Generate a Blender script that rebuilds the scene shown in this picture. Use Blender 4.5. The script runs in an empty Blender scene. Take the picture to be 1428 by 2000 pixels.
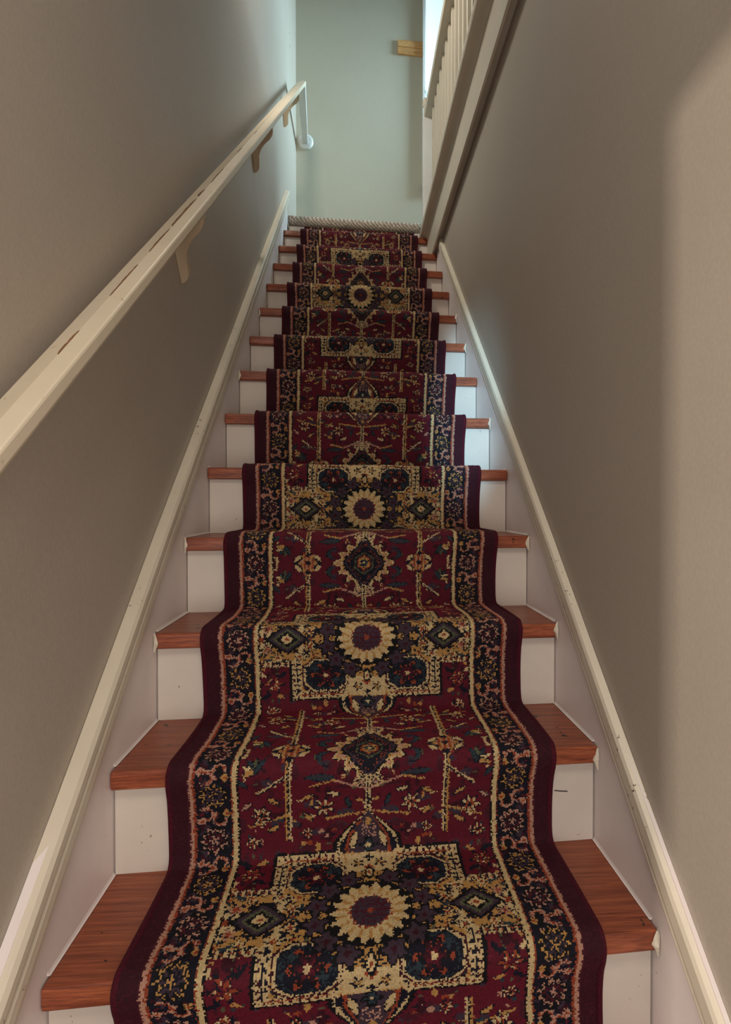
import bpy, bmesh, math, random
import numpy as np
from mathutils import Vector, Matrix

SC = bpy.context.scene
COL = SC.collection

# ---------------------------------------------------------------- camera, sky, lights, exposure
RUN, RISE, SKEW, NOSE, THICK, WIDE = .2009, .18494, .0624, .0187, .0322, .865
cam_d = bpy.data.cameras.new('camera'); cam = bpy.data.objects.new('camera', cam_d); COL.objects.link(cam)
CR = Vector((0.99861548, -0.0526039, 0.00028)); CF = Vector((0.0526006, 0.9985615, -0.0104040)); CU = CR.cross(CF); CU.normalize(); CR = CF.cross(CU).normalized()
cam.matrix_world = Matrix(((CR.x, CU.x, -CF.x, .4135), (CR.y, CU.y, -CF.y, -.7174), (CR.z, CU.z, -CF.z, .6309), (0, 0, 0, 1)))
cam_d.sensor_fit = 'VERTICAL'; cam_d.sensor_height = 36; cam_d.lens = 1050*36/2000; cam_d.shift_x = -36/2000; cam_d.clip_start = .01
SC.camera = cam
SC.view_settings.view_transform = 'Standard'; SC.view_settings.look = 'None'; SC.view_settings.gamma = 1; SC.view_settings.use_curve_mapping = False
SC.view_settings.exposure = -0.13
SC.cycles.use_denoising = True; SC.cycles.max_bounces = 8; SC.cycles.diffuse_bounces = 5; SC.cycles.sample_clamp_indirect = 4

wd = bpy.data.worlds.new('hall_air'); SC.world = wd; wd.use_nodes = True
wd.node_tree.nodes['Background'].inputs[0].default_value = (.80, .92, 1, 1); wd.node_tree.nodes['Background'].inputs[1].default_value = .02

def lamp(name, kind, loc, aim, power, col, size=None, spread=None):
    d = bpy.data.lights.new(name, kind); o = bpy.data.objects.new(name, d); COL.objects.link(o)
    o.location = loc; o.rotation_euler = (Vector(aim)-Vector(loc)).to_track_quat('-Z', 'Y').to_euler()
    d.energy = power; d.color = col
    if kind == 'AREA':
        d.shape = 'RECTANGLE'; d.size, d.size_y = size
        if spread: d.spread = math.radians(spread)
    return o
# daylight of the upper hall's side window (right of the landing)
lamp('side_window_daylight', 'AREA', (2.38, 3.0, 3.7), (0, 2.94, 3.0), 36, (.58, .86, 1), (.5, 1.3), 80)
# added warm fills, out of view: for the fascia above, the walls below
lamp('upper_warm_fill', 'AREA', (.06, 1.15, 3.15), (.85, 2.0, 2.4), 15, (1, .91, .79), (.25, .25))
lamp('lower_overhead_fill', 'AREA', (.43, -1.1, 1.98), (.43, -.75, 0), 13, (1, .91, .82), (.5, .5))
# added soft fill in the hall behind the camera, no window there
lamp('front_soft_fill', 'AREA', (.42, -1.15, .36), (.42, .6, .30), 8.5, (1, .92, .87), (.7, .7))
# lamp of the room on the left, shining through the doorway
lamp('side_room_lamp', 'AREA', (-1.6, -.92, 1.0), (.8, -.1, .6), 30, (1, .86, .72), (.10, .10))
# narrow pane beside the front door: a slim beam of cool daylight up the right of the stairs
sp = lamp('door_sidelight_beam', 'SPOT', (.16, -1.66, 1.15), (.81, 1.22, .99), 430, (.42, .76, 1))
sp.data.spot_size = math.radians(19); sp.data.spot_blend = .8; sp.data.shadow_soft_size = .03; sp.scale = (.34, 1, 1)

# ---- woven pattern of the runner: one palette index per tuft ----
PAL = [(16,16,32),(58,10,26),(96,16,36),(214,188,138),(190,144,82),(150,66,40),(64,48,62),(42,58,66),(192,144,122),(88,92,66),(9,8,14),(74,20,36)]
NAVY,MAROON,RED,CREAM,GOLD,RUST,PURPLE,TEAL,PINK,GREEN,BLACK,WINE = range(12)
def woven(u, s, period, half):
    """u: signed distance across from the runner's middle, s: distance along from a sunflower's centre."""
    rng = np.random.default_rng(7)
    u = u + rng.normal(0, .0010, u.shape); s = s + rng.normal(0, .0010, s.shape)
    U = np.abs(u); hp = period/2
    m = np.mod(s, period); m = np.where(m > hp, m-period, m); W = np.abs(m)
    W = W*(.3515/hp); Hh = .3515
    Z = np.full(u.shape, RED)
    def put(mask, c): Z[mask] = c
    def polar(cu, cw, sx=1, sy=1):
        a, b = (U-cu)/sx, (W-cw)/sy
        return np.hypot(a, b), np.arctan2(b, a)
    def disc(cu, cw, r, c, sx=1, sy=1): put(polar(cu, cw, sx, sy)[0] < r, c)
    def ros(cu, cw, r, n, c, k=.22, ph=0, sx=1, sy=1):
        d, t = polar(cu, cw, sx, sy); put(d < r*(1-k+k*np.cos(n*t+ph)), c)
    def leaf(cu, cw, ln, wd, ang, c):
        a, b = U-cu, W-cw; ca, sa = math.cos(ang), math.sin(ang)
        x, y = a*ca+b*sa, -a*sa+b*ca
        put((np.abs(x) < ln) & (np.abs(y) < wd*(1-(x/ln)**2)), c)
    def bar(u0, u1, w0, w1, c): put((U >= u0) & (U <= u1) & (W >= w0) & (W <= w1), c)
    def seg(a, b, wd, c):
        ax, ay = a; bx, by = b; L2 = (bx-ax)**2+(by-ay)**2
        t = np.clip(((U-ax)*(bx-ax)+(W-ay)*(by-ay))/L2, 0, 1)
        put(np.hypot(U-ax-t*(bx-ax), W-ay-t*(by-ay)) < wd, c)
    def crumbs(mask, n, cols, r0, r1, seed):
        g = np.random.default_rng(seed)
        for i in range(n):
            cu, cw = g.uniform(0, .236), g.uniform(0, Hh); r = g.uniform(r0, r1); c = cols[int(g.integers(len(cols)))]
            e = g.uniform(.5, 1.8)
            near = (np.abs(U-cu) < .02) & (np.abs(W-cw) < .02)
            d = np.hypot((U-cu)*e, (W-cw)/e); Z[near & mask & (d < r)] = c
    cell = np.floor(W/.0024).astype(int); ucell = np.floor(U/.0024).astype(int)
    # field: sprigs on red
    crumbs(U < .24, 70, [WINE, WINE, MAROON, PURPLE], .004, .011, 3)
    crumbs(U < .24, 110, [NAVY, NAVY, GOLD, CREAM, RUST, GREEN, TEAL, PINK], .0018, .0045, 5)
    # side stems
    for dx, c in ((0, CREAM), ):
        bar(.1335, .1375, .165, Hh, CREAM); bar(.1375, .1405, .165, Hh, NAVY); bar(.1405, .1445, .165, Hh, GOLD)
    bar(0, .0018, .17, Hh, NAVY); bar(.0018, .0052, .17, Hh, CREAM); bar(.0052, .0075, .2, Hh, MAROON)
    seg((.139, .30), (.19, .262), .003, CREAM); seg((.139, .30), (.19, .258), .0015, NAVY)
    seg((.139, .215), (.205, .195), .0022, GOLD); seg((.0, .215), (.075, .205), .0022, GOLD)
    seg((.004, .262), (.06, .285), .0022, PINK); seg((.06, .285), (.10, .275), .0020, GOLD)
    # little flowers of the red field
    for cu, cw, r in ((.077, .228, .021), (.185, .215, .021), (.20, .165, .014), (.106, .178, .012)):
        ros(cu, cw, r, 7, NAVY, .3); ros(cu, cw, r*.82, 7, CREAM, .45); ros(cu, cw, r*.5, 5, RUST, .3); disc(cu, cw, r*.2, NAVY)
    for cu, cw, a in ((.165, .245, .6), (.21, .235, -.7), (.165, .19, -.5), (.06, .255, .3), (.105, .25, -.4), (.105, .21, .8), (.215, .285, .9), (.035, .235, 1.2)):
        leaf(cu, cw, .014, .0055, a, NAVY); leaf(cu, cw, .011, .0036, a, [CREAM, GOLD, PINK, TEAL][int(cu*1000) % 4])
    leaf(.085, .292, .030, .0075, .06, NAVY); leaf(.085, .292, .028, .0055, .06, TEAL); leaf(.082, .293, .018, .002, .06, PURPLE)
    # crescents
    d, t = polar(.078, .327); d2, _ = polar(.069, .324)
    put((d < .0155) & (d2 > .0135), NAVY); put((d < .0135) & (d2 > .0145), TEAL)
    # leafy sprays by the cream line
    for a, c in ((.9, TEAL), (.35, CREAM), (1.5, GREEN), (-.2, GOLD), (2.1, TEAL)):
        leaf(.193+.010*math.cos(a), .308+.010*math.sin(a), .018, .006, a, NAVY); leaf(.193+.010*math.cos(a), .308+.010*math.sin(a), .0155, .0042, a, c)
    # tulips on the side stems
    ros(.139, Hh, .038, 8, NAVY, .18, 0, .95, .8); ros(.139, Hh, .027, 6, GOLD, .2, 0, .9, .95)
    st = (polar(.139, Hh, .8, 1)[0] < .021)
    put(st & (ucell % 4 < 2), RUST); put(st & (ucell % 4 == 3), PINK); disc(.139, Hh, .006, NAVY)
    leaf(.163, .338, .012, .005, .8, CREAM); leaf(.115, .338, .012, .005, -.8, CREAM)
    # notch squares
    bar(.212, .236, Hh-.018, Hh, CREAM); bar(.217, .236, Hh-.013, Hh, WINE); bar(.223, .231, Hh-.006, Hh, GOLD)
    # dark medallion
    d, t = polar(0, Hh, .98, .92); rr = .079*(1-.10+.10*np.cos(14*t)) * (1-.14*np.abs(np.sin(2*t)))
    put(d < rr*1.05, BLACK); put(d < rr, CREAM); put(d < rr*.92, GOLD); put((d < rr*.84), BLACK)
    put((d < rr*.86) & (d > rr*.72) & (np.cos(14*t+.5) > .15), PINK); put((d < rr*.78) & (np.cos(22*t) > .45) & (d > rr*.66), CREAM)
    d, t = polar(0, Hh, .8, 1.05); q4 = 1+.13*np.cos(4*t)+.05*np.cos(8*t); put(d < .055*q4, BLACK); put(d < .050*q4, PURPLE); put(d < .0455*q4, NAVY); put((d < .0445*q4) & (d > .036*q4) & ((cell+2*ucell) % 5 == 0), RUST)
    hexd = np.maximum(U*1.0, U*.55+np.abs(W-Hh)*.75)
    put(hexd < .0235, GREEN); put(hexd < .0205, NAVY); put(hexd < .0165, RUST); put(hexd < .0135, GOLD); put(hexd < .009, TEAL)
    put((hexd < .0135) & (cell % 4 == 0), NAVY); disc(0, Hh, .004, CREAM)
    for cu, cw in ((0, .283), (.0, .275)):
        ros(.012, cw, .014, 5, CREAM, .3); ros(.012, cw, .009, 5, NAVY, .3); disc(.012, cw, .004, PINK)
    # palmette at the tip of the medallion
    def ogee(k): 
        q = np.clip((W-.128)/.090, 0, 1)
        return k*(1-q**1.5)*(1+.35*np.sin(math.pi*np.clip(q, 0, 1)))
    def tip(k, top): return (W > .100) & (W < top) & (U < ogee(k)*(top-W < 1))
    zone = (W > .100) & (W < .217) & (U < ogee(.050))
    crumbs((W > .142) & (W < .20) & (U < .11), 60, [CREAM, GOLD, NAVY, RUST, PINK], .002, .007, 41)
    put((W > .100) & (W < .225) & (U < ogee(.057)), BLACK); put(zone, CREAM)
    put(zone & (U < ogee(.043)), NAVY); put(zone & (U < ogee(.037)), RUST); put(zone & (U < ogee(.031)), PURPLE)
    put(zone & (np.abs(W-.176) < .012) & (U < .014) & ((cell+ucell) % 3 == 0), PINK)
    leaf(.026, .160, .019, .0075, 1.9, BLACK); leaf(.026, .160, .017, .0055, 1.9, CREAM)
    ros(.0, .150, .017, 5, BLACK, .25); ros(0, .150, .011, 5, TEAL, .3); disc(0, .150, .004, CREAM); ros(.046, .150, .010, 5, NAVY, .3); ros(.0, .195, .008, 5, GOLD, .3)
    # stepped cross medallion around the sunflower
    cross = ((W < .056) & (U < .236)) | ((U < .158) & (W < .138))
    edge = ((W < .063) & (U < .236)) | ((U < .164) & (W < .144))
    put(edge & ~zone, BLACK); put(cross, GOLD)
    cr2 = cross
    crumbs(cr2, 70, [CREAM, CREAM, GOLD, GOLD], .006, .014, 11)
    crumbs(cr2, 170, [NAVY, NAVY, RUST, GREEN, TEAL, PURPLE, MAROON], .0020, .0060, 13)
    crumbs(cr2, 120, [NAVY, BLACK, RED, CREAM], .0015, .0032, 17)
    # corner ground outside the arms stays red with a small navy spray
    ros(.198, .105, .024, 6, NAVY, .35); ros(.198, .105, .018, 6, RUST, .5); ros(.198, .105, .012, 5, CREAM, .6); ros(.198, .105, .008, 5, RED, .3)
    leaf(.178, .085, .012, .0045, .7, NAVY); leaf(.222, .082, .012, .0045, -.7, CREAM); leaf(.212, .132, .014, .005, .5, NAVY); leaf(.183, .132, .010, .004, -.5, GOLD)
    # dotted rails
    for a0, a1, b0, b1, ver in ((.138, .158, .052, .138, 1), (.045, .158, .124, .140, 0)):
        bar(a0, a1, b0, b1, CREAM)
    bar(.1465, .1495, .052, .128, NAVY); bar(.05, .1465, .130, .1325, RUST)
    dots = ((cell % 5) < 2)
    put((U > .140) & (U < .1455) & (W > .056) & (W < .124) & dots, NAVY); put((U > .151) & (U < .1565) & (W > .056) & (W < .134) & dots, MAROON)
    dots = ((ucell % 5) < 2)
    put((W > .125) & (W < .1295) & (U > .05) & (U < .14) & dots, NAVY); put((W > .1335) & (W < .1375) & (U > .05) & (U < .155) & dots, MAROON)
    bar(.158, .236, .052, .066, CREAM); put((U > .158) & (U < .236) & (W > .054) & (W < .064) & ((ucell % 5) < 3), NAVY); put((U > .158) & (U < .236) & (W > .057) & (W < .061) & ((ucell % 5) < 2), RUST)
    # navy corner panels of the medallion
    d = np.maximum(np.abs(U-.088)/.045, np.abs(W-.088)/.037); d = np.maximum(d, (np.abs(U-.088)/.045+np.abs(W-.088)/.037)*.66)
    put(d < 1.10, MAROON); put(d < 1.02, CREAM); put(d < .93, NAVY); put((d < .9) & (d > .7) & ((cell+ucell) % 3 == 0), TEAL)
    ros(.088, .088, .031, 6, RUST, .35); ros(.088, .088, .025, 6, BLACK, .30); ros(.088, .088, .020, 6, MAROON, .3); ros(.088, .088, .013, 5, RED, .35); disc(.088, .088, .005, CREAM)
    ros(.066, .100, .009, 4, TEAL, .3); ros(.110, .073, .009, 4, TEAL, .3)
    # vase below the sunflower
    put((U < .040) & (W > .094) & (W < .136), CREAM); ros(.020, .116, .012, 5, NAVY, .35); ros(.020, .116, .007, 5, GOLD, .4); ros(0, .104, .010, 4, RUST, .3); ros(0, .128, .008, 4, NAVY, .3)
    # sunflower with its ring of dark blossoms
    d, t = polar(0, 0)
    put(d < .092, np.where(((cell*7+ucell*3) % 5 < 1), NAVY, GOLD)[d < .092])
    for a in np.radians((14, 40, 67)):
        ros(.085*math.cos(a), .080*math.sin(a), .0245, 5, BLACK, .2, a*3); ros(.085*math.cos(a), .080*math.sin(a), .0190, 5, PURPLE, .22, a*3); ros(.085*math.cos(a), .080*math.sin(a), .006, 4, MAROON, .2)
    disc(0, .090, .012, BLACK, .7, 1.3); disc(0, .090, .008, CREAM, .6, 1.3); disc(0, .090, .0035, RUST, .6, 1.3)
    put(d < .067, BLACK)
    put(d < .062*(1-.09+.09*np.cos(18*t)), CREAM); put((d < .052) & (np.cos(18*t) < -.55) & (d > .036), GOLD); put(d < .0345*(1-.07+.07*np.cos(18*t)), RUST); put(d < .0305, PURPLE)
    put((d < .0295) & ((cell % 4 == 0) | ((cell+ucell) % 5 == 0)), WINE); disc(0, 0, .005, RUST)
    # side arms: lozenge flowers
    for cu, k in ((.166, 1.0), ):
        q = np.abs(U-cu)/.044*k+np.abs(W)/.036*k
        put(q < 1.05, BLACK); put(q < .85, PURPLE); put(q < .66, GREEN); put(q < .5, BLACK); put(q < .32, CREAM); put(q < .12, RUST)
    for cu, cw, r, c in ((.118, .018, .012, CREAM), (.112, .042, .010, GOLD), (.206, .024, .013, PINK), (.140, .044, .011, CREAM), (.186, .046, .011, CREAM), (.222, .046, .010, GOLD), (.220, .0, .011, RUST), (.118, .0, .009, TEAL)):
        ros(cu, cw, r*1.25, 5, NAVY, .35); ros(cu, cw, r*.9, 5, c, .4); ros(cu, cw, r*.45, 4, RUST, .3)
    for cu, cw, a, c in ((.150, .030, .7, NAVY), (.182, .030, -.7, NAVY), (.205, .05, .4, TEAL), (.128, .032, -.9, NAVY), (.226, .022, 1.2, NAVY)):
        leaf(cu, cw, .010, .0036, a, c)
    # ---- border ----
    inb = U > .232
    E = half-U                                     # distance from the edge
    put(inb, NAVY)
    bp = period/8; mb = np.mod(s, bp*2); mb = np.where(mb > bp, mb-2*bp, mb); B = np.abs(mb)
    cb = half-.072
    def bro(cw, r, n, c, k=.3):
        d = np.hypot(U-cb, B-cw); t = np.arctan2(B-cw, U-cb); put(inb & (d < r*(1-k+k*np.cos(n*t))), c)
    g = np.random.default_rng(23)
    for i in range(22):
        cu, cw, r = cb+g.uniform(-.03, .03), g.uniform(0, bp), g.uniform(.003, .0085)
        put(inb & (np.hypot((U-cu), (B-cw)*g.uniform(.6, 1.7)) < r), int(g.choice([PURPLE, PURPLE, BLACK, BLACK, MAROON])))
    for i in range(26):
        cu, cw, r = cb+g.uniform(-.031, .031), g.uniform(0, bp), g.uniform(.0014, .003)
        put(inb & (np.hypot((U-cu), (B-cw)) < r), int(g.choice([PINK, GOLD, RUST, TEAL, MAROON, RED])))
    for cw, c1, c2 in ((0, PINK, WINE), (bp, GOLD, PURPLE)):
        bro(cw, .0265, 11, BLACK, .10); bro(cw, .0235, 11, c1, .16); bro(cw, .0195, 11, BLACK, .16); bro(cw, .0165, 8, c2, .2); bro(cw, .011, 8, NAVY, .2); bro(cw, .0085, 5, c1, .55)
    # curling vines between the rosettes
    th = np.linspace(0, 4.2, 26)
    for su in (-1, 1):
        for k, c in ((.0135, PINK), (.0125, RUST)):
            pu, pw = cb+su*.012+k*np.cos(th*su+1)*(1-th/9), bp*.5+su*.004+k*np.sin(th*su+1)*(1-th/9)
            best = np.full(u.shape, 9.)
            for a_, b_ in zip(pu, pw): np.minimum(best, np.hypot(U-a_, B-b_), out=best)
            put(inb & (best < (.0026 if c == PINK else .0010)), c)
        dd = np.hypot(U-cb-su*.021, B-bp*.5+su*.006); put(inb & (dd < .0065), [GOLD, PINK][su > 0]); put(inb & (dd < .003), RUST)
    # lines
    put(inb & (E < .0395), MAROON); put(inb & (E < .0425) & (E > .0385), RUST)
    put(inb & (E < .0385) & (E > .0325), PINK); put(inb & (E < .0325) & (E > .0295), WINE); put(inb & (E < .0295) & (E > .027), MAROON)
    put(inb & (E < .027), MAROON); put(inb & (E < .024) & (rng.random(u.shape) < .10), WINE)
    put((E > .1015) & (E < .1035), RUST); put((E > .1035) & (E < .1115), CREAM); put((E > .1115) & (E < .1145), BLACK)
    put(((E > .097) & (E < .1015)), NAVY)
    return Z

# ---------------------------------------------------------------- materials
def srgb(r, g, b):
    f = lambda c: (c/255/12.92) if c/255 <= .04045 else ((c/255+.055)/1.055)**2.4
    return (f(r), f(g), f(b), 1)
class NT:
    def __init__(s, name):
        s.m = bpy.data.materials.new(name); s.m.use_nodes = True; s.t = s.m.node_tree; s.b = s.t.nodes['Principled BSDF']
    def n(s, kind, **kw):
        x = s.t.nodes.new(kind)
        for k, v in kw.items(): setattr(x, k, v)
        return x
    def l(s, a, b): s.t.links.new(a, b)
    def coord(s, scale=(1, 1, 1), rot=(0, 0, 0)):
        c = s.n('ShaderNodeTexCoord'); m = s.n('ShaderNodeMapping'); m.inputs['Scale'].default_value = scale; m.inputs['Rotation'].default_value = rot
        s.l(c.outputs['Object'], m.inputs[0]); return m.outputs[0]
    def noise(s, co, scale, detail=4, rough=.55):
        x = s.n('ShaderNodeTexNoise'); x.inputs['Scale'].default_value = scale; x.inputs['Detail'].default_value = detail; x.inputs['Roughness'].default_value = rough
        s.l(co, x.inputs['Vector']); return x.outputs['Fac']
    def ramp(s, fac, stops):
        x = s.n('ShaderNodeValToRGB'); e = x.color_ramp.elements
        while len(e) < len(stops): e.new(.5)
        for q, (p, c) in zip(e, stops): q.position = p; q.color = c
        s.l(fac, x.inputs[0]); return x.outputs[0]
    def mix(s, fac, a, b, mode='MIX'):
        x = s.n('ShaderNodeMix', data_type='RGBA', blend_type=mode)
        if isinstance(fac, (int, float)): x.inputs[0].default_value = fac
        else: s.l(fac, x.inputs[0])
        for v, i in ((a, 6), (b, 7)):
            if isinstance(v, tuple): x.inputs[i].default_value = v
            else: s.l(v, x.inputs[i])
        return x.outputs[2]
    def bump(s, h, strength=.2, dist=.002):
        x = s.n('ShaderNodeBump'); x.inputs['Strength'].default_value = strength; x.inputs['Distance'].default_value = dist
        s.l(h, x.inputs['Height']); s.l(x.outputs[0], s.b.inputs['Normal'])
    def done(s, col=None, rough=.5, spec=.5):
        if col is not None:
            if isinstance(col, tuple): s.b.inputs['Base Color'].default_value = col
            else: s.l(col, s.b.inputs['Base Color'])
        s.b.inputs['Roughness'].default_value = rough; s.b.inputs['Specular IOR Level'].default_value = spec
        return s.m
B1, W1 = (0, 0, 0, 1), (1, 1, 1, 1)

def wall_paint(name, base, dark):
    k = NT(name); co = k.coord()
    a = k.ramp(k.noise(co, 1.6, 3), [(.35, dark), (.65, base)])
    fine = k.noise(k.coord((1, 1, .6)), 260, 2); 
    a = k.mix(.05, a, k.ramp(fine, [(.3, B1), (.7, W1)]), 'OVERLAY')
    k.bump(k.noise(co, 120, 4), .05, .0006); return k.done(a, .55, .30)
M_WALL = wall_paint('taupe_wall_paint', srgb(180, 170, 157), srgb(174, 164, 151))
M_FAR = wall_paint('cool_lit_wall_paint', srgb(194, 192, 176), srgb(189, 187, 171))  # same paint as the side walls, with the cool window light mixed into its colour

def old_white(name, base, chips=.66, chipcol=srgb(120, 98, 80), grime=.5):
    k = NT(name); co = k.coord()
    a = k.ramp(k.noise(co, 5, 5), [(.3, tuple(c*.88 for c in base[:3])+(1,)), (.7, base)])
    s = k.ramp(k.noise(k.coord((1, 1, 1)), 75, 5, .7), [(chips, B1), (chips+.03, W1)])
    s2 = k.ramp(k.noise(co, 6, 3), [(.48, B1), (.62, W1)])
    m = k.n('ShaderNodeMath', operation='MULTIPLY'); k.l(s, m.inputs[0]); k.l(s2, m.inputs[1])
    a = k.mix(m.outputs[0], a, chipcol)
    k.bump(k.noise(co, 40, 5), .25, .0015); return k.done(a, .42, .45)
M_RISER = old_white('old_white_riser_paint', srgb(214, 204, 192))
M_SKIRT = old_white('old_white_skirt_paint', srgb(240, 230, 226), .68)
M_CAP = old_white('cream_moulding_paint', srgb(222, 212, 192), .62, srgb(104, 84, 62))
M_RAIL = old_white('worn_cream_rail_paint', srgb(226, 214, 190), .64, srgb(150, 108, 66))
M_TRIM = old_white('cream_trim_paint', srgb(214, 204, 186), .74)
M_WHITE = old_white('clean_white_paint', srgb(226, 226, 222), .8)
M_BRK = old_white('shaded_bracket_paint', srgb(204, 186, 158), .7, srgb(110, 86, 60))  # rail cream taken darker: the shade on the brackets is in the colour

def wood(name, cols, sc=(1.2, 34, 34)):
    k = NT(name); co = k.coord(sc)
    g = k.noise(co, 3.2, 6, .62); a = k.ramp(g, [(.28, cols[0]), (.5, cols[1]), (.72, cols[2])])
    f = k.noise(k.coord((3, 150, 150)), 4, 3); a = k.mix(.55, a, k.ramp(f, [(.36, (.25, .25, .25, 1)), (.58, W1)]), 'MULTIPLY')
    d = k.ramp(k.noise(k.coord(), 34, 3), [(.67, B1), (.70, W1)]); a = k.mix(d, a, srgb(40, 22, 16))
    k.bump(g, .12, .001); return k.done(a, .36, .5)
M_TREAD = wood('red_brown_pine', (srgb(106, 50, 32), srgb(152, 78, 50), srgb(178, 102, 66)))
M_STRIP = wood('light_bare_pine', (srgb(196, 142, 88), srgb(222, 172, 112), srgb(236, 192, 134)), (1, 14, 14))
M_BARE = wood('chipped_bare_wood', (srgb(84, 58, 36), srgb(140, 98, 60), srgb(176, 128, 84)), (60, 3, 60))
M_FLOOR = wood('brown_floor_boards', (srgb(74, 44, 28), srgb(110, 66, 40), srgb(130, 84, 54)), (20, 1, 20))

def pile(name):
    k = NT(name); at = k.n('ShaderNodeAttribute', attribute_name='weave')
    co = k.coord(); g = k.noise(co, 700, 2, .7)
    c = k.mix(.35, at.outputs['Color'], k.ramp(g, [(.25, (.2, .2, .2, 1)), (.7, W1)]), 'MULTIPLY')
    k.bump(g, .55, .003)
    k.l(k.mix(1, at.outputs['Color'], (2.2, 2.2, 2.2, 1), 'MULTIPLY'), k.b.inputs['Sheen Tint'])      # fibre tips catch the light at a slant, as pile does
    k.b.inputs['Sheen Weight'].default_value = .8; k.b.inputs['Sheen Roughness'].default_value = .45
    return k.done(k.mix(1, c, (.80, .80, .80, 1), 'MULTIPLY'), .75, .25)
M_PILE = pile('woven_carpet_pile')
def serge():
    k = NT('maroon_binding_yarn'); g = k.noise(k.coord(), 420, 3); k.bump(g, .6, .003)
    return k.done(k.ramp(g, [(.3, srgb(50, 10, 22)), (.7, srgb(84, 18, 36))]), .85, .2)
M_BIND = serge()
def sisal():
    k = NT('beige_looped_carpet'); co = k.coord((1, 1, 1), (0, .6, .7)); wv = k.n('ShaderNodeTexWave', wave_type='BANDS', bands_direction='X')
    wv.inputs['Scale'].default_value = 22; wv.inputs['Distortion'].default_value = 4; wv.inputs['Detail'].default_value = 2; wv.inputs['Detail Scale'].default_value = 4; k.l(co, wv.inputs['Vector'])
    a = k.ramp(wv.outputs['Fac'], [(.2, srgb(158, 144, 130)), (.5, srgb(198, 184, 168)), (.8, srgb(216, 204, 190))])
    a = k.mix(.4, a, k.ramp(k.noise(k.coord(), 380, 2), [(.3, (.35, .35, .35, 1)), (.65, W1)]), 'MULTIPLY')
    k.bump(wv.outputs['Fac'], .7, .005); return k.done(a, .95, .1)
M_SISAL = sisal()
def glow(name, col, st):
    k = NT(name); k.b.inputs['Emission Color'].default_value = col; k.b.inputs['Emission Strength'].default_value = st; return k.done(col, .2, .5)
M_PANE = glow('bright_daylight_pane', srgb(214, 240, 250), .85)
def plain(name, col, r=.5): return NT(name).done(col, r)
M_DARK = plain('dark_crack', srgb(40, 32, 28), .9)

# ---------------------------------------------------------------- mesh helpers (y of every point is sheared a little: the old stairs are not square to the walls)
def Y(x, y): return y+SKEW*x
class MB:
    def __init__(s): s.v = []; s.f = []
    def box(s, x0, x1, y0, y1, z0, z1):
        o = len(s.v)
        for z in (z0, z1):
            for x, y in ((x0, y0), (x1, y0), (x1, y1), (x0, y1)): s.v.append((x, Y(x, y), z))
        s.f += [tuple(o+i for i in q) for q in ((0, 3, 2, 1), (4, 5, 6, 7), (0, 1, 5, 4), (1, 2, 6, 5), (2, 3, 7, 6), (3, 0, 4, 7))]; return s
    def loft(s, rings, closed=True, caps=True):
        o = len(s.v); n = len(rings[0])
        for r in rings: s.v += [tuple(p) for p in r]
        for i in range(len(rings)-1):
            for j in range(n if closed else n-1):
                a, b = o+i*n+j, o+i*n+(j+1) % n; s.f.append((a, b, b+n, a+n))
        if caps and closed: s.f += [tuple(o+j for j in reversed(range(n))), tuple(o+(len(rings)-1)*n+j for j in range(n))]
        return s
    def obj(s, name, mat, parent=None, bevel=0, smooth=False, loc=None, seg=2):
        me = bpy.data.meshes.new(name); bm = bmesh.new()
        vs = [bm.verts.new(Vector(p)-(Vector(loc) if loc else Vector())) for p in s.v]
        for f in s.f:
            try: bm.faces.new([vs[i] for i in f])
            except ValueError: pass
        bmesh.ops.recalc_face_normals(bm, faces=bm.faces)
        if bevel: bmesh.ops.bevel(bm, geom=[e for e in bm.edges if len(e.link_faces) == 2 and e.calc_face_angle(0) > .5], offset=bevel, segments=seg, affect='EDGES', profile=.6, clamp_overlap=True)
        bm.to_mesh(me); bm.free(); me.materials.append(mat)
        if smooth: me.shade_smooth()
        o = bpy.data.objects.new(name, me); COL.objects.link(o)
        if loc: o.location = loc
        if parent: o.parent = parent
        return o
def box(*a): return MB().box(*a)
def structure(o): o['kind'] = 'structure'; return o
def thing(name, label, cat, group=None):
    o = bpy.data.objects.new(name, None); COL.objects.link(o); o.empty_display_size = .1
    o['label'] = label; o['category'] = cat
    if group: o['group'] = group
    return o
def top(o, label, cat, group=None):
    o['label'] = label; o['category'] = cat
    if group: o['group'] = group
    return o

# ---------------------------------------------------------------- the setting
XL, XR, YF = -.013, .872, 3.2
FLOOR = -4*RISE
LAND = 13*RISE
structure(box(XL-.12, XR+.12, -1.72, -3*RUN+NOSE, FLOOR-.1, FLOOR).obj('floor', M_FLOOR))
wl = MB().box(XL-.10, XL, -.30, YF+.1, FLOOR-.1, 5.3).box(XL-.10, XL, -1.30, -.30, 1.13, 2.4).box(XL-.10, XL, -1.8, -1.30, FLOOR-.1, 2.4)
wall_l = structure(wl.obj('wall_left', M_WALL))
for yy, zz, l in ((2.80, 3.68, .004), (2.83, 3.62, .010)):
    MB().box(XL-.001, XL+.0006, yy, yy+.007, zz-l, zz+l).obj('plaster_chip', M_DARK, wall_l)
structure(box(XR, XR+.10, -1.8, 2.66, FLOOR-.1, 2.06).obj('wall_right', M_WALL))
structure(box(XL-.1, .905, YF, YF+.10, 1.6, 5.3).obj('wall_far', M_FAR))
structure(box(XL-.1, XR+.1, -1.82, -1.72, FLOOR-.1, 2.06).obj('wall_back', M_WALL))
structure(box(XL-.1, XR+.1, -1.8, .40, 2.06, 2.20).obj('ceiling', M_WALL))
structure(box(.845, 2.5, -.3, 4.0, 2.062, 2.235).obj('floor_upper', M_TRIM))
structure(box(XL-.1, 2.5, .30, .40, 2.2, 5.3).obj('wall_upper_near', M_WALL))
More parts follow.
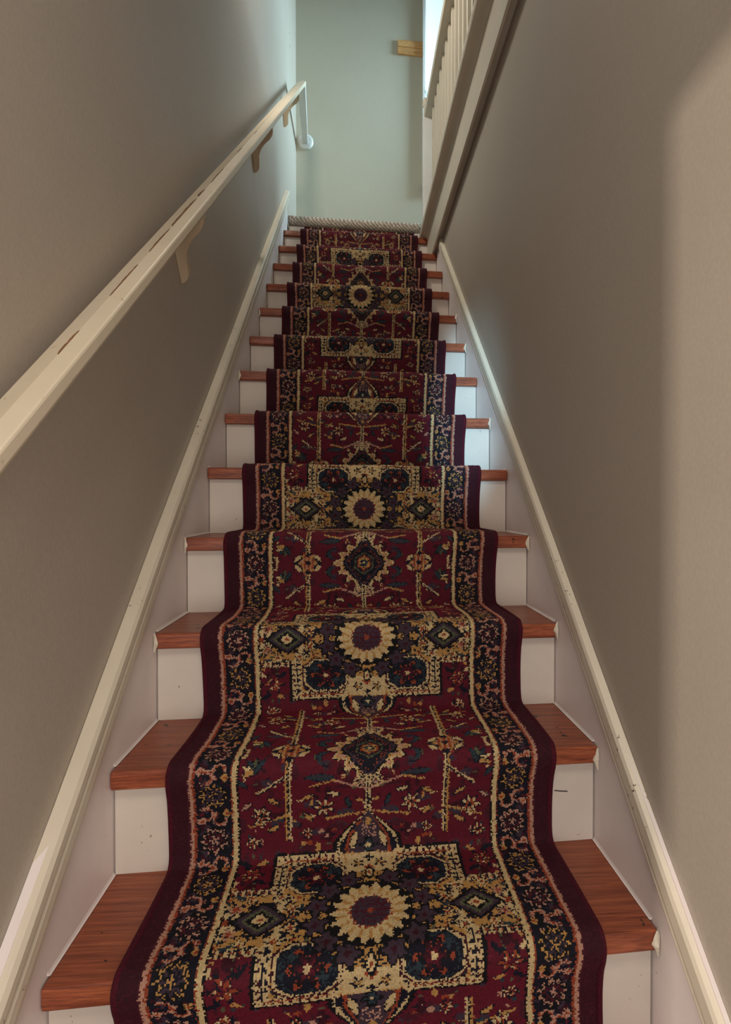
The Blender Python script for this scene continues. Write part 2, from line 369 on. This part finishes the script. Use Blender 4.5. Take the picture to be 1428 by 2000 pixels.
structure(box(2.42, 2.52, .3, 4.0, 2.2, 5.3).obj('wall_upper_right', M_WHITE))
structure(box(XL-.1, 2.52, .3, 4.0, 5.3, 5.4).obj('ceiling_upper', M_WHITE))
# window in the end wall, right of the plain wall: casing, sash, bright pane
w0, w1, z0, z1 = .905, 1.75, 2.95, 4.95
wall_n = MB().box(.905, 2.5, YF+.02, YF+.12, 1.9, z0).box(.905, 2.5, YF+.02, YF+.12, z1, 5.3).box(w1, 2.5, YF+.02, YF+.12, z0, z1)
structure(wall_n.obj('wall_upper_far', M_WHITE))
fr = MB().box(w0, w0+.014, YF-.035, YF+.08, z0, z1).box(w1-.05, w1, YF-.02, YF+.08, z0, z1).box(w0, w1, YF-.03, YF+.08, z0, z0+.05).box(w0, w1, YF-.02, YF+.08, z1-.05, z1)
win = structure(fr.obj('window_1', M_WHITE))
sash = MB().box(w0+.014, w1-.05, YF+.03, YF+.055, 3.70, 3.725).box(w0+.014, w0+.030, YF+.03, YF+.055, z0+.05, z1-.05)
sash.obj('sash', M_WHITE, win); box(w0+.014, w1-.05, YF+.06, YF+.066, z0+.05, z1-.05).obj('pane', M_PANE, win)

# fascia board round the stairwell's edge and the nosing above it
fb = MB(); prof = [(.846, 2.038), (.838, 2.040), (.838, 2.205), (.834, 2.214), (.826, 2.223), (.812, 2.230), (.798, 2.232), (.795, 2.240), (.795, 2.256), (.800, 2.262), (.866, 2.262), (.866, 2.234), (.8455, 2.234), (.8455, 2.038)]
fb.loft([[(x, Y(x, .40), z) for x, z in prof], [(x, Y(x, 2.52), z) for x, z in prof]])
structure(fb.obj('trim_1', M_TRIM))

# ---------------------------------------------------------------- staircase
stair = thing('staircase', 'steep straight staircase of red-brown pine treads and white painted risers between two walls', 'staircase')
stair.location = (0, 0, 0)
for i in range(-3, 13):
    t = box(.001, WIDE-.001, i*RUN, (i+1)*RUN+NOSE+.012, i*RISE-THICK, i*RISE).obj('tread', M_TREAD, stair, bevel=.006, seg=3)
for i in range(-3, 14):
    top_z = i*RISE-THICK-.0005; z_b = (i-1)*RISE+.0004
    if i == 13: top_z = LAND-.051
    r = box(.0025, WIDE-.0025, i*RUN+NOSE, i*RUN+NOSE+.015, z_b, top_z).obj('riser', M_RISER, stair)
SL = RISE/RUN
def skirt_side(xf, xb, y0, y1, h, low):
    pts = [(y0, y0*SL+h), (y1, y1*SL+h), (y1, y1*SL-low), (y0, y0*SL-low)]
    return MB().loft([[(xf, Y(xf, y), z) for y, z in pts], [(xb, Y(xb, y), z) for y, z in pts]])
def cap(profile, sx, xf, y0, y1):
    rings = []
    for y in (y0, -.05, .45, y1):
        dh = -.014*max(0, min(1, (.45-y)/.5))
        rings.append([(xf+sx*px, Y(xf, y), y*SL+h+dh) for px, h in profile])
    return MB().loft(rings)
lk = skirt_side(0, XL+.0005, -.66, 2.585, .150, .36).obj('skirt_board', M_SKIRT, stair)
rk = skirt_side(WIDE, XR-.0005, -.66, 2.30, .132, .36).obj('skirt_board', M_SKIRT, stair)
pl = [(-.012, .074), (-.003, .074), (-.003, .079), (.006, .080), (.009, .084), (.010, .094), (.010, .113), (.008, .118), (-.006, .119), (-.006, .125), (.010, .127), (.013, .137), (.013, .152), (.009, .161), (-.012, .163)]
cap(pl, 1, 0, -.66, 2.60).obj('cap_moulding', M_CAP, lk, bevel=0)
pr = [(-.006, .078), (.003, .078), (.007, .081), (.008, .086), (.007, .091), (-.004, .092), (-.004, .097), (.009, .098), (.010, .104), (.010, .131), (.007, .139), (-.006, .144)]
cap(pr, -1, WIDE, -.66, 2.14).obj('cap_moulding', M_CAP, rk)
# quarter-round caulk where treads meet the skirts, split seam in the second riser
for i in range(-1, 13):
    for x, sgn in ((0, 1), (WIDE, -1)):
        q = [(x, i*RISE+.0005), (x+sgn*.004, i*RISE+.0005), (x+sgn*.002, i*RISE+.002), (x+sgn*.0005, i*RISE+.006)]
        MB().loft([[(px, Y(px, i*RUN+.02), pz) for px, pz in q], [(px, Y(px, (i+1)*RUN+NOSE-.001), pz) for px, pz in q]]).obj('caulk_bead', M_SKIRT, stair)
g = random.Random(11)
for i, x in ((0, WIDE), (1, WIDE), (2, WIDE), (3, 0), (3, WIDE), (5, WIDE), (6, 0), (7, WIDE), (8, WIDE), (8, 0), (2, 0)):
    sgn = 1 if x == 0 else -1; y0, z0_ = i*RUN-.001, i*RISE-g.uniform(.020, .030); rings = []
    for zz, r in ((z0_-.012, .0015), (z0_-.004, .0035), (z0_+.006, .0055), (z0_+.016, .0040), (z0_+.026, .0018)):
        rings.append([(x+sgn*(.0015+r*.9*(1+math.cos(a))*g.uniform(.6, 1.2)), Y(x, y0)-.001+r*math.sin(a)*g.uniform(.6, 1.2), zz+g.uniform(-.002, .002)) for a in [k*math.tau/8 for k in range(8)]])
    MB().loft(rings).obj('paint_smear', M_CAP, stair)
ck = MB()
pts = [(.786, .098), (.795, .0965), (.803, .0955), (.812, .0945)]
for (a, za), (b, zb) in zip(pts, pts[1:]): ck.loft([[(a, Y(a, RUN+NOSE-.0006), za-.0012), (a, Y(a, RUN+NOSE-.0006), za+.0008), (a, Y(a, RUN+NOSE+.0005), za)], [(b, Y(b, RUN+NOSE-.0006), zb-.0010), (b, Y(b, RUN+NOSE-.0006), zb+.0010), (b, Y(b, RUN+NOSE+.0005), zb)]])
ck.obj('paint_crack', M_DARK, stair)

# landing slab and its beige looped carpet rolled over the edge
structure(box(.0, .905, 13*RUN+NOSE+.022, YF-.001, LAND-.2, LAND-.012).obj('floor_landing', M_FLOOR))
rings = []
arc = [(YF-.004, LAND-.010), (YF-.004, LAND+.010)] + [(13*RUN+.022+.030*math.cos(math.radians(a)), LAND-.018+.030*math.sin(math.radians(a))) for a in range(90, 300, 14)] + [(13*RUN+NOSE+.004, LAND-.047), (13*RUN+NOSE+.021, LAND-.010)]
for k in range(28):
    x = .002+k*(.826-.002)/27; rings.append([(x, Y(x, y), z+.0012*math.sin(k*1.7)) for y, z in arc])
lc = MB().loft(rings).obj('landing_carpet', M_SISAL, None, smooth=True)
top(lc, 'beige looped carpet on the top landing with its edge rolled over the last step', 'carpet')

# ---------------------------------------------------------------- stair runner
XC, HALF, KNOT = .4375, .3365, .0024
T = .012
path = []
for i in range(-3, 13):
    zb = (i-1)*RISE; yr = i*RUN+NOSE-T
    path += [(yr-.030, zb+T), (yr-.010, zb+T+.001), (yr-.001, zb+T+.012), (yr-.0015, zb+.060), (yr-.004, zb+.100), (yr-.010, i*RISE-.050), (i*RUN-.0115, i*RISE-.030), (i*RUN-.014, i*RISE-.016)]
    for a in (170, 145, 120, 100): path.append((i*RUN+.010+.0247*math.cos(math.radians(a)), i*RISE-.0125+.0247*math.sin(math.radians(a))))
    path += [(i*RUN+.025, i*RISE+T), (i*RUN+.10, i*RISE+T)]
zb = 12*RISE; yr = 13*RUN+NOSE-T
path += [(yr-.030, zb+T), (yr-.010, zb+T+.001), (yr-.001, zb+T+.012), (yr-.001, zb+.10), (yr, LAND-.056)]
for _ in range(2):
    q = [path[0]]
    for a, b in zip(path, path[1:]): q += [(a[0]*.75+b[0]*.25, a[1]*.75+b[1]*.25), (a[0]*.25+b[0]*.75, a[1]*.25+b[1]*.75)]
    path = q+[path[-1]]
P = np.array(path); sl = np.concatenate([[0], np.cumsum(np.hypot(*np.diff(P, axis=0).T))])
def s_at(y, z): return sl[np.argmin(np.hypot(P[:, 0]-y, P[:, 1]-z))]
sun_a = s_at(.070, T); sun_b = s_at(9*RUN+NOSE-T, 9*RISE-.030)
PERIOD = (sun_b-sun_a)/5
ns = int(sl[-1]/KNOT); nu = int(2*HALF/KNOT)
sv = np.linspace(0, sl[-1], ns+1); uv = np.linspace(-HALF, HALF, nu+1)
py, pz = np.interp(sv, sl, P[:, 0]), np.interp(sv, sl, P[:, 1])
X = XC+np.tile(uv, (ns+1, 1))+(.0022*np.sin(sv*7.3)+.0015*np.sin(sv*17+1))[:, None]
rg = np.random.default_rng(3)
PY = np.tile(py[:, None], (1, nu+1))+SKEW*X; PZ = np.tile(pz[:, None], (1, nu+1))
wob = .0011*np.sin(sv[:, None]*31+uv[None, :]*9)+.0011*np.sin(uv[None, :]*23+sv[:, None]*13)+rg.normal(0, .00035, X.shape)
ty, tz = np.gradient(py, sv), np.gradient(pz, sv)
PY = PY-wob*tz[:, None]; PZ = PZ+wob*ty[:, None]
co = np.stack([X, PY, PZ], -1).reshape(-1, 3)
ii, jj = np.meshgrid(np.arange(ns), np.arange(nu), indexing='ij'); a = ii*(nu+1)+jj
quads = np.stack([a, a+1, a+nu+2, a+nu+1], -1).reshape(-1, 4)
me = bpy.data.meshes.new('pile'); me.vertices.add(len(co)); me.vertices.foreach_set('co', co.ravel().astype(np.float32))
me.loops.add(quads.size); me.loops.foreach_set('vertex_index', quads.ravel().astype(np.int32))
me.polygons.add(len(quads)); me.polygons.foreach_set('loop_start', np.arange(0, quads.size, 4, dtype=np.int32))
me.polygons.foreach_set('use_smooth', np.ones(len(quads), dtype=bool))
me.update(calc_edges=True)
uc, sc_ = np.meshgrid((uv[:-1]+uv[1:])/2, (sv[:-1]+sv[1:])/2)
Z = woven(uc, sc_-sun_a, PERIOD, HALF)
pal = np.array(PAL, float)/255; pal = np.where(pal <= .04045, pal/12.92, ((pal+.055)/1.055)**2.4)
colr = pal[Z]*rg.uniform(.78, 1.18, Z.shape)[..., None]
colr = np.concatenate([colr, np.ones(Z.shape+(1,))], -1).reshape(-1, 4).astype(np.float32)
at = me.attributes.new('weave', 'FLOAT_COLOR', 'FACE'); at.data.foreach_set('color', colr.ravel())
me.materials.append(M_PILE)
runner = thing('stair_runner', 'red navy and gold patterned oriental carpet runner covering the middle of the stairs', 'carpet runner')
po = bpy.data.objects.new('pile', me); COL.objects.link(po); po.parent = runner
for sg in (-1, 1):
    mb = MB(); rings = []
    for k in range(0, ns+1, 3):
        cx = X[k, 0 if sg < 0 else -1]; nrm = (-tz[k], ty[k]); L = math.hypot(*nrm); nrm = (nrm[0]/L, nrm[1]/L); ring = []
        for q in range(10):
            an = q*math.tau/10; dx, dn = .0055*math.cos(an), .0052*math.sin(an)-.0034
            ring.append((cx+dx, Y(cx, py[k])+dn*nrm[0], pz[k]+dn*nrm[1]))
        rings.append(ring)
    e = mb.loft(rings).obj('edge_binding', M_BIND, runner, smooth=True)

# ---------------------------------------------------------------- handrail on the left wall
rail_t = thing('handrail', 'cream painted wooden handrail with worn chipped edge fixed along the left wall', 'handrail')
RS = SL-.008
prof = [(-.016, .808), (-.016, .826), (.015, .839), (.038, .837), (.040, .834), (.040, .815), (.036, .807), (.020, .797), (.0, .797)]
def rail_ring(y, dx=0): return [(x+.024+(y+.1)*.016+dx, y, h+y*RS+.001) for x, h in prof]
r0 = MB().loft([rail_ring(y) for y in (-.21, 0, .5, 1.0, 1.6, 2.2, 2.655)]).obj('rail', M_RAIL, rail_t, bevel=.0012, seg=1)
g = random.Random(5)
for (ya, ln, wd) in ((-.02, .05, .0035), (.12, .10, .003), (.27, .10, .004), (.385, .16, .010), (.56, .05, .009), (.66, .12, .004), (.95, .06, .004), (1.2, .05, .003)):
    up, dn = [], []
    for k in range(13):
        yy = ya+ln*k/12; w = wd*(math.sin(math.pi*k/12)**.5)*g.uniform(.45, 1)+.0006
        bx = .024+.015+(yy+.1)*.016; bz = .839+yy*RS+.001
        up.append((bx-w, yy, bz-.0130/.031*w+.0007)); dn.append((bx+.0008, yy, bz+.0006))
    MB().loft([[u_, d_, (d_[0], d_[1], d_[2]-.0012), (u_[0], u_[1], u_[2]-.0012)] for u_, d_ in zip(up, dn)]).obj('bare_patch', M_BARE, r0)['label'] = 'brown patch of bare wood where the paint has chipped'
er = rail_ring(2.655); ex = [p[0] for p in er]; ez = [p[2] for p in er]; xa, xb, za, zb_ = min(ex), max(ex), min(ez), max(ez)
yw = YF+SKEW*.05
rr = [[(xa+dx, 2.645, z), (xb+dx-.006, 2.645, z2), (xb+dx-.006, 2.645, z3), (xa+dx, 2.645, z4)] for dx, z, z2, z3, z4 in ((.0, zb_-.046, zb_-.046, zb_-.004, zb_-.004),)]
cz = 3.252
q0 = [(xa+.004, 2.630, zb_-.050), (xb-.002, 2.630, zb_-.050), (xb-.002, 2.660, zb_-.006), (xa+.004, 2.660, zb_-.006)]
q1 = [(.034, yw-.014, cz-.022), (.072, yw-.014, cz-.022), (.072, yw-.014, cz+.022), (.034, yw-.014, cz+.022)]
MB().loft([q0, q1]).obj('return_piece', M_WHITE, rail_t, bevel=.003)
rings = []
for rad, dy in ((.056, .0), (.056, -.007), (.050, -.013), (.040, -.016)):
    rings.append([(.054+rad*math.cos(k*math.tau/32), YF+SKEW*(.054+rad*math.cos(k*math.tau/32))-.0005+dy, cz+rad*math.sin(k*math.tau/32)) for k in range(32)])
MB().loft(rings).obj('rosette', M_WHITE, rail_t, bevel=0)
bp_ = [(-0.012, 0.095), (0.058, 0.160), (0.069, 0.160), (0.0690, 0.147), (0.066, 0.133), (0.056, 0.119), (0.041, 0.107), (0.027, 0.092), (0.018, 0.078), (0.013, 0.065), (0.011, 0.041), (0.010, 0.023), (0.006, 0.012), (-0.003, 0.003), (-0.012, 0.0)]
dl = math.hypot(RUN, RISE); dy_, dz_ = RUN/dl, RISE/dl
for (by, bz) in ((.630, 1.176), (1.586, 2.034), (2.535, 2.888)):
    mb = MB(); rings = []
    for off in (-.0, .024):
        ring = []
        for px, pn in bp_:
            k = pn/.160; xx = XL+.0005+(px+.012)*1.0+max(0, (by-.63))*.012*max(0, px+.012)/.08
            ring.append((xx, by-dz_*pn+dy_*off, bz+dy_*pn+dz_*off))
        rings.append(ring)
    mb.loft(rings).obj('bracket', M_BRK, rail_t, bevel=.0012, seg=1)

# ---------------------------------------------------------------- balustrade of the upper hall
bal = thing('balustrade', 'cream painted upstairs balustrade with close square balusters above the right wall', 'balustrade')
y = .46
while y < 2.36:
    box(.854, .879, y, y+.025, 2.235, 2.922).obj('baluster', M_TRIM, bal); y += .088
hr = [(.820, 2.922), (.886, 2.922), (.891, 2.932), (.889, 2.954), (.876, 2.966), (.832, 2.966), (.818, 2.956), (.816, 2.932)]
MB().loft([[(x, Y(x, .42), z) for x, z in hr], [(x, Y(x, 2.425), z) for x, z in hr]]).obj('top_rail', M_TRIM, bal)
nw = box(.812, .866, 2.40, 2.455, 2.2625, 2.928).obj('newel_post', M_WHITE, bal, bevel=.003)
def lathe(prof_, cx, cy, n=20):
    return MB().loft([[(cx+r*math.cos(k*math.tau/n), cy+r*math.sin(k*math.tau/n), z) for k in range(n)] for r, z in prof_])
ncx, ncy = .829, Y(.829, 2.425)
lathe([(.015, 2.926), (.014, 2.96), (.012, 2.985), (.014, 2.998), (.020, 3.002), (.020, 3.010), (.014, 3.015), (.019, 3.024), (.019, 3.036), (.012, 3.046), (.003, 3.050)], ncx, ncy).obj('newel_finial', M_CAP, nw, smooth=True)

# ---------------------------------------------------------------- small things
ws = thing('wooden_strip', 'short bare pine double strip fixed high on the end wall beside the window', 'wood strip')
for za, zb2 in ((3.937, 3.987), (3.990, 4.040)):
    box(.721, .9045, YF-.014, YF-.0005, za, zb2).obj('slat', M_STRIP, ws, bevel=.002)
fl = MB(); fz = .0005; bx, by = .742, Y(.742, RUN+NOSE)-.012
fl.loft([[(bx, by, fz), (bx+.013, by-.003, fz), (bx+.014, by+.003, fz), (bx+.002, by+.004, fz)], [(bx+.001, by, fz+.002), (bx+.012, by-.002, fz+.003), (bx+.013, by+.002, fz+.002), (bx+.003, by+.003, fz+.0025)]])
top(fl.obj('paint_flake', M_WHITE), 'tiny white paint flake lying at the back of the nearest tread, right of the runner', 'paint flake')
